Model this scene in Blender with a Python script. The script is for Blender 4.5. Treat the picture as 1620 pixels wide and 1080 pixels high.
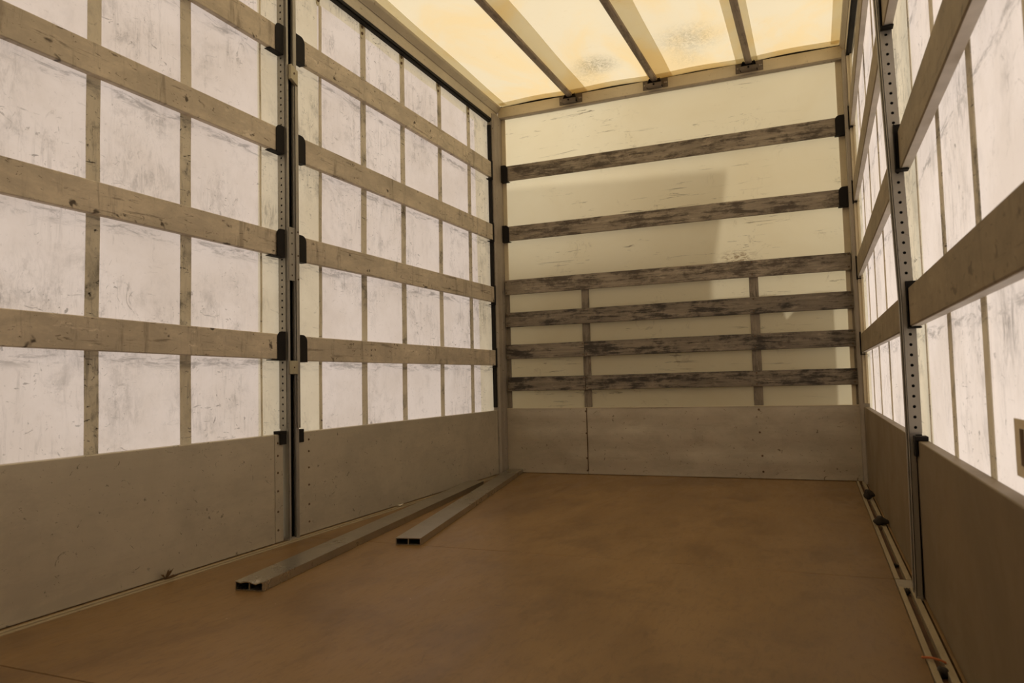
import bpy, bmesh, math, random
from mathutils import Vector, Matrix

S = bpy.context.scene
for o in list(bpy.data.objects):
    bpy.data.objects.remove(o)
C = S.collection
R = random.Random(7)

# ------------------------------------------------------------------ camera
F_PX = 1148.2
YAW, PITCH, ROLL = math.radians(-22.5426), math.radians(3.2708), math.radians(-1.4342)
cy, sy, cp, sp, cr, sr = math.cos(YAW), math.sin(YAW), math.cos(PITCH), math.sin(PITCH), math.cos(ROLL), math.sin(ROLL)
fwd = Vector((sy * cp, cy * cp, sp))
rgt0 = Vector((cy, -sy, 0))
up0 = rgt0.cross(fwd)
rgt = rgt0 * cr + up0 * sr
upv = up0 * cr - rgt0 * sr
cd = bpy.data.cameras.new('camera')
cd.sensor_width = 36.0
cd.lens = F_PX / 1620 * 36
cd.clip_start = 0.02
cd.dof.use_dof = True
cd.dof.focus_distance = 4.0
cd.dof.aperture_fstop = 6.0
cam = bpy.data.objects.new('camera', cd)
m = Matrix((rgt, upv, -fwd)).transposed().to_4x4()
m.translation = Vector((2.205, -5.1285, 0.6799))
cam.matrix_world = m
C.objects.link(cam)
S.camera = cam

# ------------------------------------------------------------------ sky, sun, exposure
w = bpy.data.worlds.new('World')
S.world = w
w.use_nodes = True
bg = w.node_tree.nodes['Background']
bg.inputs['Color'].default_value = (1.0, 0.93, 0.86, 1)
bg.inputs['Strength'].default_value = 1.75
SUN = Vector((0.62, 0.42, 0.66)).normalized()      # direction towards the sun
sd = bpy.data.lights.new('sun', 'SUN')
sd.energy = 4.4
sd.angle = math.radians(1.2)
sd.color = (1.0, 0.93, 0.82)
sun = bpy.data.objects.new('sun', sd)
sun.rotation_euler = (-SUN).to_track_quat('-Z', 'Y').to_euler()
sun.location = (6, 4, 8)
C.objects.link(sun)
S.view_settings.view_transform = 'Standard'
S.view_settings.look = 'None'
S.view_settings.gamma = 1
S.view_settings.use_curve_mapping = False
S.view_settings.exposure = -0.5
S.cycles.max_bounces = 14
S.cycles.diffuse_bounces = 8
S.cycles.transmission_bounces = 8
S.cycles.use_denoising = True

# ------------------------------------------------------------------ material helpers
class NT:
    def __init__(s, name):
        s.m = bpy.data.materials.new(name)
        s.m.use_nodes = True
        s.t = s.m.node_tree
        s.t.nodes.clear()
        s.out = s.n('ShaderNodeOutputMaterial')
        s.co = s.n('ShaderNodeTexCoord').outputs['Object']
        s.rnd = s.n('ShaderNodeObjectInfo').outputs['Random']
        off = s.n('ShaderNodeVectorMath', operation='SCALE')
        off.inputs[0].default_value = (37.0, 51.0, 23.0)
        s.l(s.rnd, off.inputs['Scale'])
        ad = s.n('ShaderNodeVectorMath', operation='ADD')
        s.l(s.co, ad.inputs[0]); s.l(off.outputs[0], ad.inputs[1])
        s.rco = ad.outputs[0]
    def n(s, t, **k):
        x = s.t.nodes.new(t)
        for a, b in k.items():
            setattr(x, a, b)
        return x
    def l(s, a, b):
        s.t.links.new(a, b)
    def put(s, v, inp):
        if hasattr(v, 'is_output'):
            s.l(v, inp)
        else:
            inp.default_value = v
    def noise(s, scale, detail=5, rough=0.6, dist=0.0, rand=True, off=(0, 0, 0), sc=1.0):
        mp = s.n('ShaderNodeMapping')
        mp.inputs['Scale'].default_value = scale
        mp.inputs['Location'].default_value = off
        s.l(s.rco if rand else s.co, mp.inputs['Vector'])
        t = s.n('ShaderNodeTexNoise')
        t.inputs['Scale'].default_value = sc
        t.inputs['Detail'].default_value = detail
        t.inputs['Roughness'].default_value = rough
        t.inputs['Distortion'].default_value = dist
        s.l(mp.outputs[0], t.inputs['Vector'])
        return t.outputs['Fac']
    def ramp(s, v, a, b, lo=0.0, hi=1.0):
        r = s.n('ShaderNodeMapRange', interpolation_type='SMOOTHSTEP')
        s.l(v, r.inputs['Value'])
        r.inputs['From Min'].default_value = a
        r.inputs['From Max'].default_value = b
        r.inputs['To Min'].default_value = lo
        r.inputs['To Max'].default_value = hi
        return r.outputs['Result']
    def math(s, op, a, b=0.0):
        x = s.n('ShaderNodeMath', operation=op)
        s.put(a, x.inputs[0]); s.put(b, x.inputs[1])
        return x.outputs[0]
    def mul(s, a, b): return s.math('MULTIPLY', a, b)
    def add(s, a, b): return s.math('ADD', a, b)
    def mix(s, f, a, b):
        x = s.n('ShaderNodeMix', data_type='RGBA')
        s.put(f, x.inputs['Factor'])
        s.put(a if hasattr(a, 'is_output') else (*a, 1), x.inputs[6])
        s.put(b if hasattr(b, 'is_output') else (*b, 1), x.inputs[7])
        return x.outputs[2]
    def blob(s, p, r, stretch=(1, 1, 1)):
        """1 at the point p falling to 0 at distance r (object space)"""
        a = s.n('ShaderNodeVectorMath', operation='SUBTRACT')
        s.l(s.co, a.inputs[0]); a.inputs[1].default_value = p
        b = s.n('ShaderNodeVectorMath', operation='MULTIPLY')
        s.l(a.outputs[0], b.inputs[0]); b.inputs[1].default_value = stretch
        c = s.n('ShaderNodeVectorMath', operation='LENGTH')
        s.l(b.outputs[0], c.inputs[0])
        return s.ramp(c.outputs['Value'], 0.0, r, 1.0, 0.0)
    def principled(s, col, rough=0.6, metal=0.0, bump=None, bs=0.2, bd=0.002, spec=0.5):
        p = s.n('ShaderNodeBsdfPrincipled')
        s.put(col if hasattr(col, 'is_output') else (*col, 1), p.inputs['Base Color'])
        s.put(rough, p.inputs['Roughness'])
        s.put(metal, p.inputs['Metallic'])
        p.inputs['Specular IOR Level'].default_value = spec
        if bump is not None:
            b = s.n('ShaderNodeBump')
            b.inputs['Strength'].default_value = bs
            b.inputs['Distance'].default_value = bd
            s.l(bump, b.inputs['Height'])
            s.l(b.outputs[0], p.inputs['Normal'])
        s.l(p.outputs[0], s.out.inputs['Surface'])
        return s.m
    def sheet(s, col, trans, dcol=None):
        """a thin translucent sheet: part diffuse, part diffusely transmitting"""
        d = s.n('ShaderNodeBsdfDiffuse'); t = s.n('ShaderNodeBsdfTranslucent')
        s.put(dcol or col, d.inputs['Color']) if hasattr(dcol or col, 'is_output') else s.put((*(dcol or col), 1), d.inputs['Color'])
        s.put(col, t.inputs['Color']) if hasattr(col, 'is_output') else s.put((*col, 1), t.inputs['Color'])
        x = s.n('ShaderNodeMixShader')
        s.put(trans, x.inputs[0])
        s.l(d.outputs[0], x.inputs[1]); s.l(t.outputs[0], x.inputs[2])
        s.l(x.outputs[0], s.out.inputs['Surface'])
        return s.m

def fabric(name, base, trans, dirt_col, spots=(), scuff=0.85, axis='y'):
    s = NT(name)
    a, b = ((0, 1), (1, 0))[axis == 'x']
    v = lambda al, z: (al if axis == 'x' else 1, al if axis == 'y' else 1, z)
    big = s.noise((2.1, 2.1, 2.6), 6, 0.66, 0.3)
    mask = s.ramp(s.noise((2.3, 2.3, 2.6), 3, 0.55, off=(3, 9, 1)), 0.42, 0.62)
    vert = s.ramp(s.noise(v(46, 5), 7, 0.75, 0.5, off=(5, 2, 8)), 0.50, 0.66)
    scr = s.ramp(s.noise(v(16, 13), 5, 0.72, 3.2, off=(1, 7, 4)), 0.615, 0.66)
    scr2 = s.ramp(s.noise(v(7, 24), 4, 0.7, 2.4, off=(11, 3, 6)), 0.63, 0.67)
    grime = s.ramp(s.noise(v(7, 6), 9, 0.8, 0.3, off=(8, 1, 2)), 0.48, 0.68)
    d = s.mul(s.add(s.mul(vert, 0.26), s.mul(grime, 0.34)), mask)
    d = s.mul(s.math('MAXIMUM', s.add(d, s.mul(grime, 0.10)), s.mul(s.math('MAXIMUM', scr, scr2), s.add(s.mul(mask, 0.55), 0.16))), scuff)
    sp = s.n('ShaderNodeSeparateXYZ'); s.l(s.co, sp.inputs[0])
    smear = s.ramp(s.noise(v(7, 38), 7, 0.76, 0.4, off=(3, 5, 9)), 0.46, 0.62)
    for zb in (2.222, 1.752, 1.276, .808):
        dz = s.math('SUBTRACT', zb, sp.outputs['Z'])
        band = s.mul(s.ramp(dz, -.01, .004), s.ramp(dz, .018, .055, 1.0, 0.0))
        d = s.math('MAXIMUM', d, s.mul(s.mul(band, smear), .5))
    for p, r, k in spots:
        br = s.ramp(s.noise(v(30, 12), 8, 0.8, 0.8, off=(p[1], p[2], 3)), 0.42, 0.66)
        d = s.math('MAXIMUM', d, s.mul(s.mul(s.blob(p, r), br), k))
    col = s.mix(s.ramp(big, 0.35, 0.68), base, tuple(c * q for c, q in zip(base, (0.90, 0.885, 0.86))))
    col = s.mix(d, col, dirt_col)
    return s.sheet(col, trans)

def wood(name, light, mid, dark, axis, k_dark=0.7, rough=0.7, fine=1.0):
    s = NT(name)
    sc = lambda al, z: (al, z, z) if axis == 'x' else ((z, al, z) if axis == 'y' else (z, z, al))
    grain = s.noise(sc(1.3, 52 * fine), 8, 0.72, 0.25)
    long_ = s.noise(sc(3.2, 11), 6, 0.68, 0.2, off=(4, 4, 4))
    big = s.noise(sc(6, 9), 7, 0.75, 0.2, off=(1, 5, 9))
    patch = s.ramp(s.add(s.mul(s.noise(sc(3.4, 30), 7, 0.74, 0.3, off=(7, 3, 1)), 0.55), s.mul(big, 0.45)), 0.47, 0.575)
    crack = s.ramp(s.noise(sc(4, 90), 5, 0.7, 0.35, off=(2, 8, 5)), 0.60, 0.65)
    wear = s.ramp(s.noise(sc(8, 24), 7, 0.75, 0.2, off=(9, 2, 2)), 0.54, 0.66)
    c = s.mix(s.ramp(grain, 0.3, 0.7), mid, light)
    c = s.mix(s.mul(s.ramp(long_, 0.42, 0.66), 0.5), c, tuple(x * 0.62 for x in mid))
    c = s.mix(s.mul(wear, 0.5), c, tuple(min(1, x * 1.35) for x in light))
    c = s.mix(s.mul(patch, k_dark), c, dark)
    c = s.mix(s.mul(crack, k_dark), c, tuple(x * 0.6 for x in dark))
    h = s.add(s.mul(grain, 0.5), s.mul(crack, -0.8))
    return s.principled(c, rough, 0.0, h, 0.35, 0.002)

def plank_film(name, base, dark, pale, k=1.0):
    """worn film-faced side plank: mottled, with dark dents, scratches and pale rubbed patches"""
    s = NT(name)
    mott = s.noise((5, 5, 9), 8, 0.74, 0.3)
    broad = s.noise((1.5, 1.5, 6), 5, 0.65, 0.2, off=(3, 3, 7))
    vert = s.ramp(s.noise((1, 16, 2.5), 6, 0.7, 0.2, off=(6, 4, 1)), 0.53, 0.68)
    streak = s.ramp(s.noise((1, 3.2, 44), 6, 0.74, 0.4, off=(2, 9, 5)), 0.57, 0.66)
    spots = s.ramp(s.noise((11, 11, 16), 3, 0.55, 0.2, off=(8, 2, 6)), 0.655, 0.71)
    scr = s.ramp(s.noise((1, 9, 26), 4, 0.7, 2.8, off=(5, 1, 3)), 0.63, 0.66)
    rub = s.ramp(s.noise((1, 10, 26), 8, 0.82, 0.3, off=(1, 6, 8)), 0.55, 0.66)
    rubm = s.ramp(s.noise((1.8, 1.8, 1.8), 2, 0.5, off=(4, 7, 2)), 0.45, 0.6)
    c = s.mix(s.ramp(mott, 0.32, 0.68), tuple(x * 0.80 for x in base), tuple(x * 1.12 for x in base))
    c = s.mix(s.mul(s.ramp(broad, 0.4, 0.66), 0.35 * k), c, tuple(x * 0.62 for x in base))
    c = s.mix(s.mul(vert, 0.35 * k), c, dark)
    c = s.mix(s.mul(streak, 0.45 * k), c, dark)
    c = s.mix(s.mul(s.mul(rub, rubm), 0.65 * k), c, pale)
    c = s.mix(s.mul(scr, 0.6 * k), c, dark)
    c = s.mix(s.mul(spots, 0.75 * k), c, tuple(x * 0.7 for x in dark))
    return s.principled(c, 0.62, 0.0, s.add(mott, s.mul(streak, -0.6)), 0.25, 0.002, spec=0.4)

def metal(name, base, rough, metallic, axis='y', scuff=0.5, dirt=(0.10, 0.085, 0.06), bump=0.1):
    s = NT(name)
    sc = lambda al, z: (al, z, z) if axis == 'x' else ((z, al, z) if axis == 'y' else (z, z, al))
    blot = s.noise((2.2, 2.2, 2.2), 6, 0.65, 0.3)
    brushed = s.noise(sc(1.2, 60), 4, 0.6)
    scr = s.ramp(s.noise(sc(13, 17), 5, 0.72, 3.0, off=(3, 6, 2)), 0.63, 0.68)
    spot = s.ramp(s.noise((26, 26, 26), 4, 0.7, off=(6, 1, 7)), 0.655, 0.69)
    cloud = s.ramp(s.noise(sc(3, 8), 8, 0.76, 0.3, off=(9, 9, 3)), 0.46, 0.62)
    c = s.mix(s.ramp(blot, 0.3, 0.72), tuple(x * 0.82 for x in base), base)
    c = s.mix(s.mul(s.ramp(brushed, 0.4, 0.7), 0.07), c, tuple(x * 1.2 for x in base))
    c = s.mix(s.mul(cloud, scuff * 0.32), c, tuple(x * 0.62 for x in base))
    c = s.mix(s.mul(scr, scuff * 0.8), c, dirt)
    c = s.mix(s.mul(spot, scuff * 0.7), c, dirt)
    r = s.ramp(blot, 0.3, 0.7, rough + 0.08, rough - 0.05)
    dent = s.noise((3.5, 3.5, 3.5), 3, 0.5, off=(1, 1, 1))
    return s.principled(c, r, metallic, dent, bump, 0.02)

def plain(name, col, rough=0.6, metallic=0.0, var=0.25, spec=0.5):
    s = NT(name)
    n1 = s.noise((9, 9, 9), 6, 0.65)
    c = s.mix(s.ramp(n1, 0.35, 0.7), tuple(x * (1 - var) for x in col), tuple(x * (1 + var * 0.5) for x in col))
    return s.principled(c, rough, metallic, spec=spec)

# ---- curtains, roof, front sheet
WHITE = (0.785, 0.715, 0.675)
CREAM = (0.745, 0.675, 0.53)
DIRT = (0.10, 0.085, 0.07)
L_SPOTS = [((-.03, -3.22, 1.47), .26, .42), ((-.03, -2.84, 1.44), .20, .34), ((-.03, -2.08, 2.46), .10, .75), ((-.03, -1.60, 2.42), .11, .65),
           ((-.03, -1.15, 2.42), .11, .6), ((-.03, -.66, 2.36), .10, .65), ((-.03, -3.62, 1.02), .2, .35), ((-.03, -3.3, .62), .16, .35), ((-.03, -.72, .79), .09, .5),
           ((-.03, -2.56, 1.47), .10, .9), ((-.03, -2.58, 1.06), .05, .6), ((-.03, -3.05, .60), .09, .5), ((-.03, -3.75, 1.70), .2, .4)]
R_SPOTS = [((2.51, -3.35, 1.27), .17, .7), ((2.51, -2.93, 1.24), .10, .5), ((2.51, -3.35, 1.66), .12, .7), ((2.51, -3.36, .77), .13, .6), ((2.51, -3.62, .76), .16, .7),
           ((2.51, -2.95, .6), .1, .35), ((2.51, -2.55, 1.6), .2, .5)]
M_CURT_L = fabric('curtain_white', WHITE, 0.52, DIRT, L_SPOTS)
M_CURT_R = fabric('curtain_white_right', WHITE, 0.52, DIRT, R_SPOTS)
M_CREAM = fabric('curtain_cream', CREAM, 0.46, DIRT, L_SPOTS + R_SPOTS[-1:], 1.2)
M_STRAP = fabric('webbing', (0.80, 0.755, 0.64), 0.52, (0.05, 0.04, 0.03), (), 1.5)
M_WEB_EDGE = plain('webbing_edge', (0.30, 0.26, 0.18), 0.8)

def front_sheet():
    s = NT('front_sheet')
    big = s.noise((1.1, 1.1, 1.4), 4, 0.6, 0.4, rand=False)
    scr = s.ramp(s.noise((2.6, 1, 34), 6, 0.72, 1.4, rand=False, off=(2, 3, 4)), 0.60, 0.65)
    mk = s.ramp(s.noise((2, 2, 2.2), 3, 0.5, rand=False, off=(7, 7, 7)), 0.44, 0.58)
    sp = s.ramp(s.noise((9, 9, 9), 8, 0.8, 1.0, rand=False, off=(4, 1, 4)), 0.56, 0.68)
    rust = s.ramp(s.noise((26, 26, 60), 6, 0.8, 0.5, rand=False), 0.46, 0.56)
    rust = s.mul(rust, s.blob((1.75, 0.035, 1.50), .17, (1, 1, 2.2)))
    c = s.mix(s.ramp(big, 0.32, 0.7), (0.775, 0.71, 0.52), (0.735, 0.655, 0.455))
    c = s.mix(s.mul(s.mul(scr, mk), 0.7), c, (0.12, 0.09, 0.05))
    c = s.mix(s.mul(s.mul(sp, mk), 0.35), c, (0.16, 0.11, 0.06))
    c = s.mix(s.mul(rust, 0.8), c, (0.20, 0.11, 0.04))
    return s.sheet(c, 0.5)
M_FRONT = front_sheet()

def roof_sheet(name, a, b, trans, stains=True):
    s = NT(name)
    big = s.noise((1.6, 1.0, 1), 5, 0.6, 0.6, rand=False)
    wr = s.ramp(s.noise((10, 26, 1), 5, 0.6, 2.2, rand=False), 0.62, 0.72)
    c = s.mix(s.ramp(big, 0.40, 0.62), a, b)
    c = s.mix(s.mul(wr, 0.14), c, (0.55, 0.40, 0.16))
    if stains:
        for p, r, k in (((.90, -.36, 2.865), .22, .85), ((1.55, -.48, 2.865), .30, .55), ((1.5, -.2, 2.865), .2, .25), ((.75, -.2, 2.865), .25, .25)):
            sp = s.ramp(s.noise((30, 22, 1), 8, 0.85, 1.5, rand=False, off=(p[0] * 9, 1, 1)), 0.36, 0.66)
            c = s.mix(s.mul(s.mul(s.blob(p, r), sp), k), c, (0.16, 0.13, 0.07))
    return s.sheet(c, trans)
M_ROOF = roof_sheet('roof_tarpaulin', (0.735, 0.655, 0.475), (0.775, 0.625, 0.365), 0.60)
M_SEAM = roof_sheet('roof_seam', (0.93, 0.90, 0.80), (0.92, 0.86, 0.70), 0.72, False)

M_PLANK_L = plank_film('side_plank_film', (0.60, 0.52, 0.405), (0.13, 0.10, 0.07), (0.80, 0.71, 0.59), 1.35)
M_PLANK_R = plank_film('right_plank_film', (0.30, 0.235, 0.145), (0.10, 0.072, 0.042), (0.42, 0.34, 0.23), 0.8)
M_EDGE = plain('pale_edge', (0.62, 0.57, 0.50), 0.5, 0.2, 0.12)
M_PLANK_B = wood('back_plank_wood', (0.36, 0.305, 0.23), (0.245, 0.20, 0.148), (0.055, 0.040, 0.028), 'x', 0.85, 0.75)
M_PLANK_D = wood('stained_plank_wood', (0.27, 0.225, 0.168), (0.165, 0.135, 0.10), (0.032, 0.025, 0.020), 'x', 0.95, 0.75)
M_BATTEN = wood('upright_wood', (0.26, 0.215, 0.16), (0.20, 0.165, 0.12), (0.06, 0.045, 0.03), 'z', 0.6, 0.75)
M_ALU = metal('dull_aluminium', (0.59, 0.53, 0.415), 0.46, 0.45, 'y', 0.9)
M_ALU_R = metal('right_panel_brown', (0.225, 0.168, 0.096), 0.5, 0.1, 'y', 0.25, (0.08, 0.055, 0.03))  # darker, browner base than the left panels
M_ALU_B = metal('dull_aluminium_front', (0.53, 0.465, 0.36), 0.5, 0.4, 'x', 1.0, (0.10, 0.07, 0.04), 0.5)
M_BEAM = metal('mill_aluminium', (0.50, 0.46, 0.38), 0.30, 0.92, 'y', 0.7)
M_GALV = metal('galvanised_steel', (0.40, 0.375, 0.33), 0.40, 0.65, 'z', 0.5)
M_RAIL = metal('painted_rail', (0.55, 0.485, 0.37), 0.55, 0.1, 'y', 0.6, (0.14, 0.09, 0.04))
M_RAIL_B = metal('painted_beam', (0.66, 0.57, 0.40), 0.55, 0.05, 'x', 0.4, (0.2, 0.14, 0.07))
M_POST = metal('grimy_post', (0.36, 0.31, 0.25), 0.6, 0.2, 'z', 0.9, (0.07, 0.05, 0.03))
M_BLACK = plain('black_steel', (0.010, 0.0075, 0.006), 0.7, 0.0, 0.3, 0.25)
M_DARK = plain('post_shade', (0.008, 0.008, 0.008), 0.8, 0.0, 0.2, 0.1)  # near-black colour standing in for shade inside the post slot and holes
M_BRASS = metal('zinc_yellow', (0.50, 0.45, 0.32), 0.5, 0.3, 'z', 0.5)
M_TRACK = metal('worn_track', (0.42, 0.34, 0.22), 0.5, 0.3, 'y', 0.7, (0.14, 0.07, 0.03))
M_GROOVE = plain('rusty_groove', (0.10, 0.045, 0.016), 0.8)
M_RUBBER = plain('dark_lump', (0.035, 0.026, 0.018), 0.9)
M_ORANGE = plain('orange_strip', (0.42, 0.12, 0.03), 0.7)
M_FOIL = plain('foil', (0.75, 0.72, 0.68), 0.25, 0.9)
M_LEAF = plain('dry_leaf', (0.16, 0.09, 0.035), 0.85)
M_POLE = wood('roof_pole', (0.36, 0.29, 0.21), (0.27, 0.215, 0.16), (0.09, 0.06, 0.04), 'y', 0.6, 0.6)
M_BRKT = plain('bracket_steel', (0.16, 0.125, 0.095), 0.55, 0.3)
M_RUST = plain('rusty_rivet', (0.12, 0.07, 0.035), 0.7)

def floor_mat():
    s = NT('film_plywood')
    big = s.noise((1.1, 0.8, 1), 5, 0.62, 0.5, rand=False)
    str_ = s.noise((5, 1.4, 1), 6, 0.65, 0.6, rand=False, off=(2, 2, 2))
    fine = s.noise((60, 16, 1), 5, 0.7, 0.4, rand=False)
    sc = s.ramp(s.noise((34, 7, 1), 7, 0.78, 2.2, rand=False, off=(5, 5, 5)), 0.62, 0.67)
    spk = s.ramp(s.noise((75, 60, 1), 2, 0.5, rand=False, off=(1, 9, 4)), 0.775, 0.80)
    mid = s.noise((3.2, 2.2, 1), 7, 0.72, 0.3, rand=False, off=(6, 3, 1))
    c = s.mix(s.ramp(big, 0.36, 0.66), (0.235, 0.137, 0.050), (0.185, 0.106, 0.039))
    c = s.mix(s.mul(s.ramp(str_, 0.42, 0.64), 0.5), c, (0.235, 0.145, 0.062))
    c = s.mix(s.mul(s.ramp(mid, 0.47, 0.64), 0.42), c, (0.105, 0.056, 0.022))
    c = s.mix(s.mul(s.ramp(fine, 0.48, 0.66), 0.3), c, (0.10, 0.052, 0.02))
    c = s.mix(s.mul(s.blob((.62, -1.25, 0), .5, (1.6, 1, 1)), 0.35), c, (0.085, 0.045, 0.02))
    c = s.mix(s.mul(sc, 0.45), c, (0.075, 0.04, 0.018))
    c = s.mix(spk, c, (0.5, 0.42, 0.32))
    r = s.ramp(str_, 0.35, 0.7, 0.38, 0.52)
    return s.principled(c, r, 0.0, fine, 0.10, 0.001, spec=0.4)
M_FLOOR = floor_mat()

# ------------------------------------------------------------------ mesh builder
class MB:
    def __init__(s):
        s.v, s.f, s.mi = [], [], []
    def add(s, vs, fs, mi=0):
        b = len(s.v)
        s.v += [tuple(x) for x in vs]
        for f in fs:
            s.f.append([b + i for i in f]); s.mi.append(mi)
    def hexa(s, p, mi=0):
        s.add(p, [(0, 3, 2, 1), (4, 5, 6, 7), (0, 1, 5, 4), (1, 2, 6, 5), (2, 3, 7, 6), (3, 0, 4, 7)], mi)
    def box(s, x0, x1, y0, y1, z0, z1, mi=0):
        s.hexa([(x0, y0, z0), (x1, y0, z0), (x1, y1, z0), (x0, y1, z0), (x0, y0, z1), (x1, y0, z1), (x1, y1, z1), (x0, y1, z1)], mi)
    def sweep(s, rings, mi=0, caps=True):
        n = len(rings[0])
        vs = [p for r in rings for p in r]
        fs = []
        for k in range(len(rings) - 1):
            for i in range(n):
                j = (i + 1) % n
                fs.append((k * n + i, k * n + j, (k + 1) * n + j, (k + 1) * n + i))
        if caps:
            fs.append(tuple(reversed(range(n))))
            fs.append(tuple((len(rings) - 1) * n + i for i in range(n)))
        s.add(vs, fs, mi)
    def extrude(s, poly, d, mi=0):
        """poly: closed list of points, d: offset vector"""
        d = Vector(d)
        s.sweep([poly, [tuple(Vector(p) + d) for p in poly]], mi)
    def cyl(s, a, b, r, n=14, mi=0, r2=None):
        a, b = Vector(a), Vector(b)
        z = (b - a).normalized()
        x = z.orthogonal().normalized(); y = z.cross(x)
        ring = lambda c, rr: [tuple(c + x * (rr * math.cos(2 * math.pi * i / n)) + y * (rr * math.sin(2 * math.pi * i / n))) for i in range(n)]
        s.sweep([ring(a, r), ring(b, r if r2 is None else r2)], mi)
    def hole_plate(s, o, u, v, n, w, h, pitch, first, r, t, mi=0):
        """plate of width w (along u) and height h (along v) from corner o with a column of real holes, thickness t along -n"""
        o, u, v, n = Vector(o), Vector(u), Vector(v), Vector(n)
        k = int((h - first - pitch / 2) / pitch) + 1
        zs = [first + pitch * i for i in range(k)]
        lo = zs[0] - pitch / 2; hi = zs[-1] + pitch / 2
        P = lambda a, b, d=0.0: tuple(o + u * a + v * b - n * d)
        if lo > 1e-4:
            s.hexa([P(0, 0), P(w, 0), P(w, lo), P(0, lo), P(0, 0, t), P(w, 0, t), P(w, lo, t), P(0, lo, t)], mi)
        if hi < h - 1e-4:
            s.hexa([P(0, hi), P(w, hi), P(w, h), P(0, h), P(0, hi, t), P(w, hi, t), P(w, h, t), P(0, h, t)], mi)
        for zc in zs:
            out = [(w, zc), (w, zc + pitch / 2), (w / 2, zc + pitch / 2), (0, zc + pitch / 2), (0, zc), (0, zc - pitch / 2), (w / 2, zc - pitch / 2), (w, zc - pitch / 2)]
            inn = [(w / 2 + r * math.cos(math.pi / 4 * i), zc + r * math.sin(math.pi / 4 * i)) for i in range(8)]
            vs = [P(*q) for q in out] + [P(*q) for q in inn] + [P(*q, t) for q in out] + [P(*q, t) for q in inn]
            fs = []
            for i in range(8):
                j = (i + 1) % 8
                fs += [(i, j, 8 + j, 8 + i), (16 + j, 16 + i, 24 + i, 24 + j), (8 + i, 8 + j, 24 + j, 24 + i)]
            s.add(vs, fs, mi)
    def build(s, name, mats, parent=None, origin=(0, 0, 0), bevel=0.0, seg=2, smooth=False, weld=False):
        o3 = Vector(origin)
        me = bpy.data.meshes.new(name)
        me.from_pydata([tuple(Vector(p) - o3) for p in s.v], [], s.f)
        if not isinstance(mats, (list, tuple)):
            mats = [mats]
        for x in mats:
            me.materials.append(x)
        me.polygons.foreach_set('material_index', s.mi)
        bm = bmesh.new(); bm.from_mesh(me)
        if weld:
            bmesh.ops.remove_doubles(bm, verts=bm.verts, dist=1e-5)
        bmesh.ops.recalc_face_normals(bm, faces=bm.faces)
        if bevel:
            es = [e for e in bm.edges if len(e.link_faces) == 2 and e.calc_face_angle(0) > 0.6]
            bmesh.ops.bevel(bm, geom=es, offset=bevel, offset_type='OFFSET', segments=seg, profile=0.5, affect='EDGES', clamp_overlap=True)
        bm.to_mesh(me); bm.free()
        if smooth:
            me.polygons.foreach_set('use_smooth', [True] * len(me.polygons))
            me.set_sharp_from_angle(angle=math.radians(35))
        o = bpy.data.objects.new(name, me)
        C.objects.link(o)
        if parent:
            o.parent = parent
        else:
            o.location = o3
        return o

def tag(o, label, cat, group=None):
    o['label'] = label; o['category'] = cat
    if group: o['group'] = group
    return o
def empty(name, loc, label, cat, group=None):
    o = bpy.data.objects.new(name, None); o.location = loc
    o.empty_display_size = 0.1
    C.objects.link(o)
    return tag(o, label, cat, group)
def struct(o, label=None, cat=None):
    o['kind'] = 'structure'
    if label: o['label'] = label
    if cat: o['category'] = cat
    return o

W = 2.48
YB = -5.6                      # rear end of the load bed
# ================================================================== SETTING
# floor: three film-faced plywood sheets on a subfloor
b = MB()
b.box(-.06, W + .06, YB, .06, -.06, -.018)
b.box(-.06, .004, YB, .05, -.018, .004); b.box(W - .006, W + .06, YB, .05, -.018, .004); b.box(.004, W - .006, .004, .06, -.018, .004)
for y0, y1 in ((YB, -3.9), (-3.897, -2.392), (-2.389, .05)):
    b.box(.045, 2.418, y0, y1, -.018, 0)
struct(b.build('floor', M_FLOOR, bevel=.0015, seg=1), 'brown plywood load floor with cross seams', 'floor')

# ---- curtain walls
def curtain(name, x, mat, creams, ztop, label):
    b = MB()
    ys = sorted({YB, 0.02, *[c for p in creams for c in p]})
    fine = []
    for i in range(len(ys) - 1):
        n = max(1, int((ys[i + 1] - ys[i]) / .06))
        fine += [ys[i] + (ys[i + 1] - ys[i]) * k / n for k in range(n)]
    fine.append(ys[-1])
    zs = [-.01, .25, .47, .6, .75, .9, 1.05, 1.2, 1.35, 1.5, 1.65, 1.8, 1.95, 2.1, 2.25, 2.4, 2.52, 2.63, ztop]
    sgn = -1 if x < 1 else 1
    def bow(y, z):
        return x + sgn * .004 * (1 + math.sin(y * 7.0 + z * 1.7) * .6 + math.sin(y * 16.3 - z * 2.3) * .35)
    vs = [(bow(y, z), y, z) for y in fine for z in zs]
    nz = len(zs)
    for i in range(len(fine) - 1):
        ym = (fine[i] + fine[i + 1]) / 2
        cr_ = any(p[0] < ym < p[1] for p in creams)
        for k in range(nz - 1):
            mi = 1 if (cr_ or k == nz - 2) else 0
            q = [vs[i * nz + k], vs[(i + 1) * nz + k], vs[(i + 1) * nz + k + 1], vs[i * nz + k + 1]]
            b.add(q, [(0, 1, 2, 3)], mi)
    o = b.build(name, [mat, M_CREAM], weld=True)
    o.data.polygons.foreach_set('use_smooth', [True] * len(o.data.polygons))
    return struct(o, label, 'curtain wall')
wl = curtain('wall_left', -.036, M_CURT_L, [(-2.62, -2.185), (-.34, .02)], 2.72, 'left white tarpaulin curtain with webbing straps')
wr = curtain('wall_right', W + .036, M_CURT_R, [(-2.660, -2.15), (-.22, .02)], 2.72, 'right white tarpaulin curtain with webbing straps')

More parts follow.
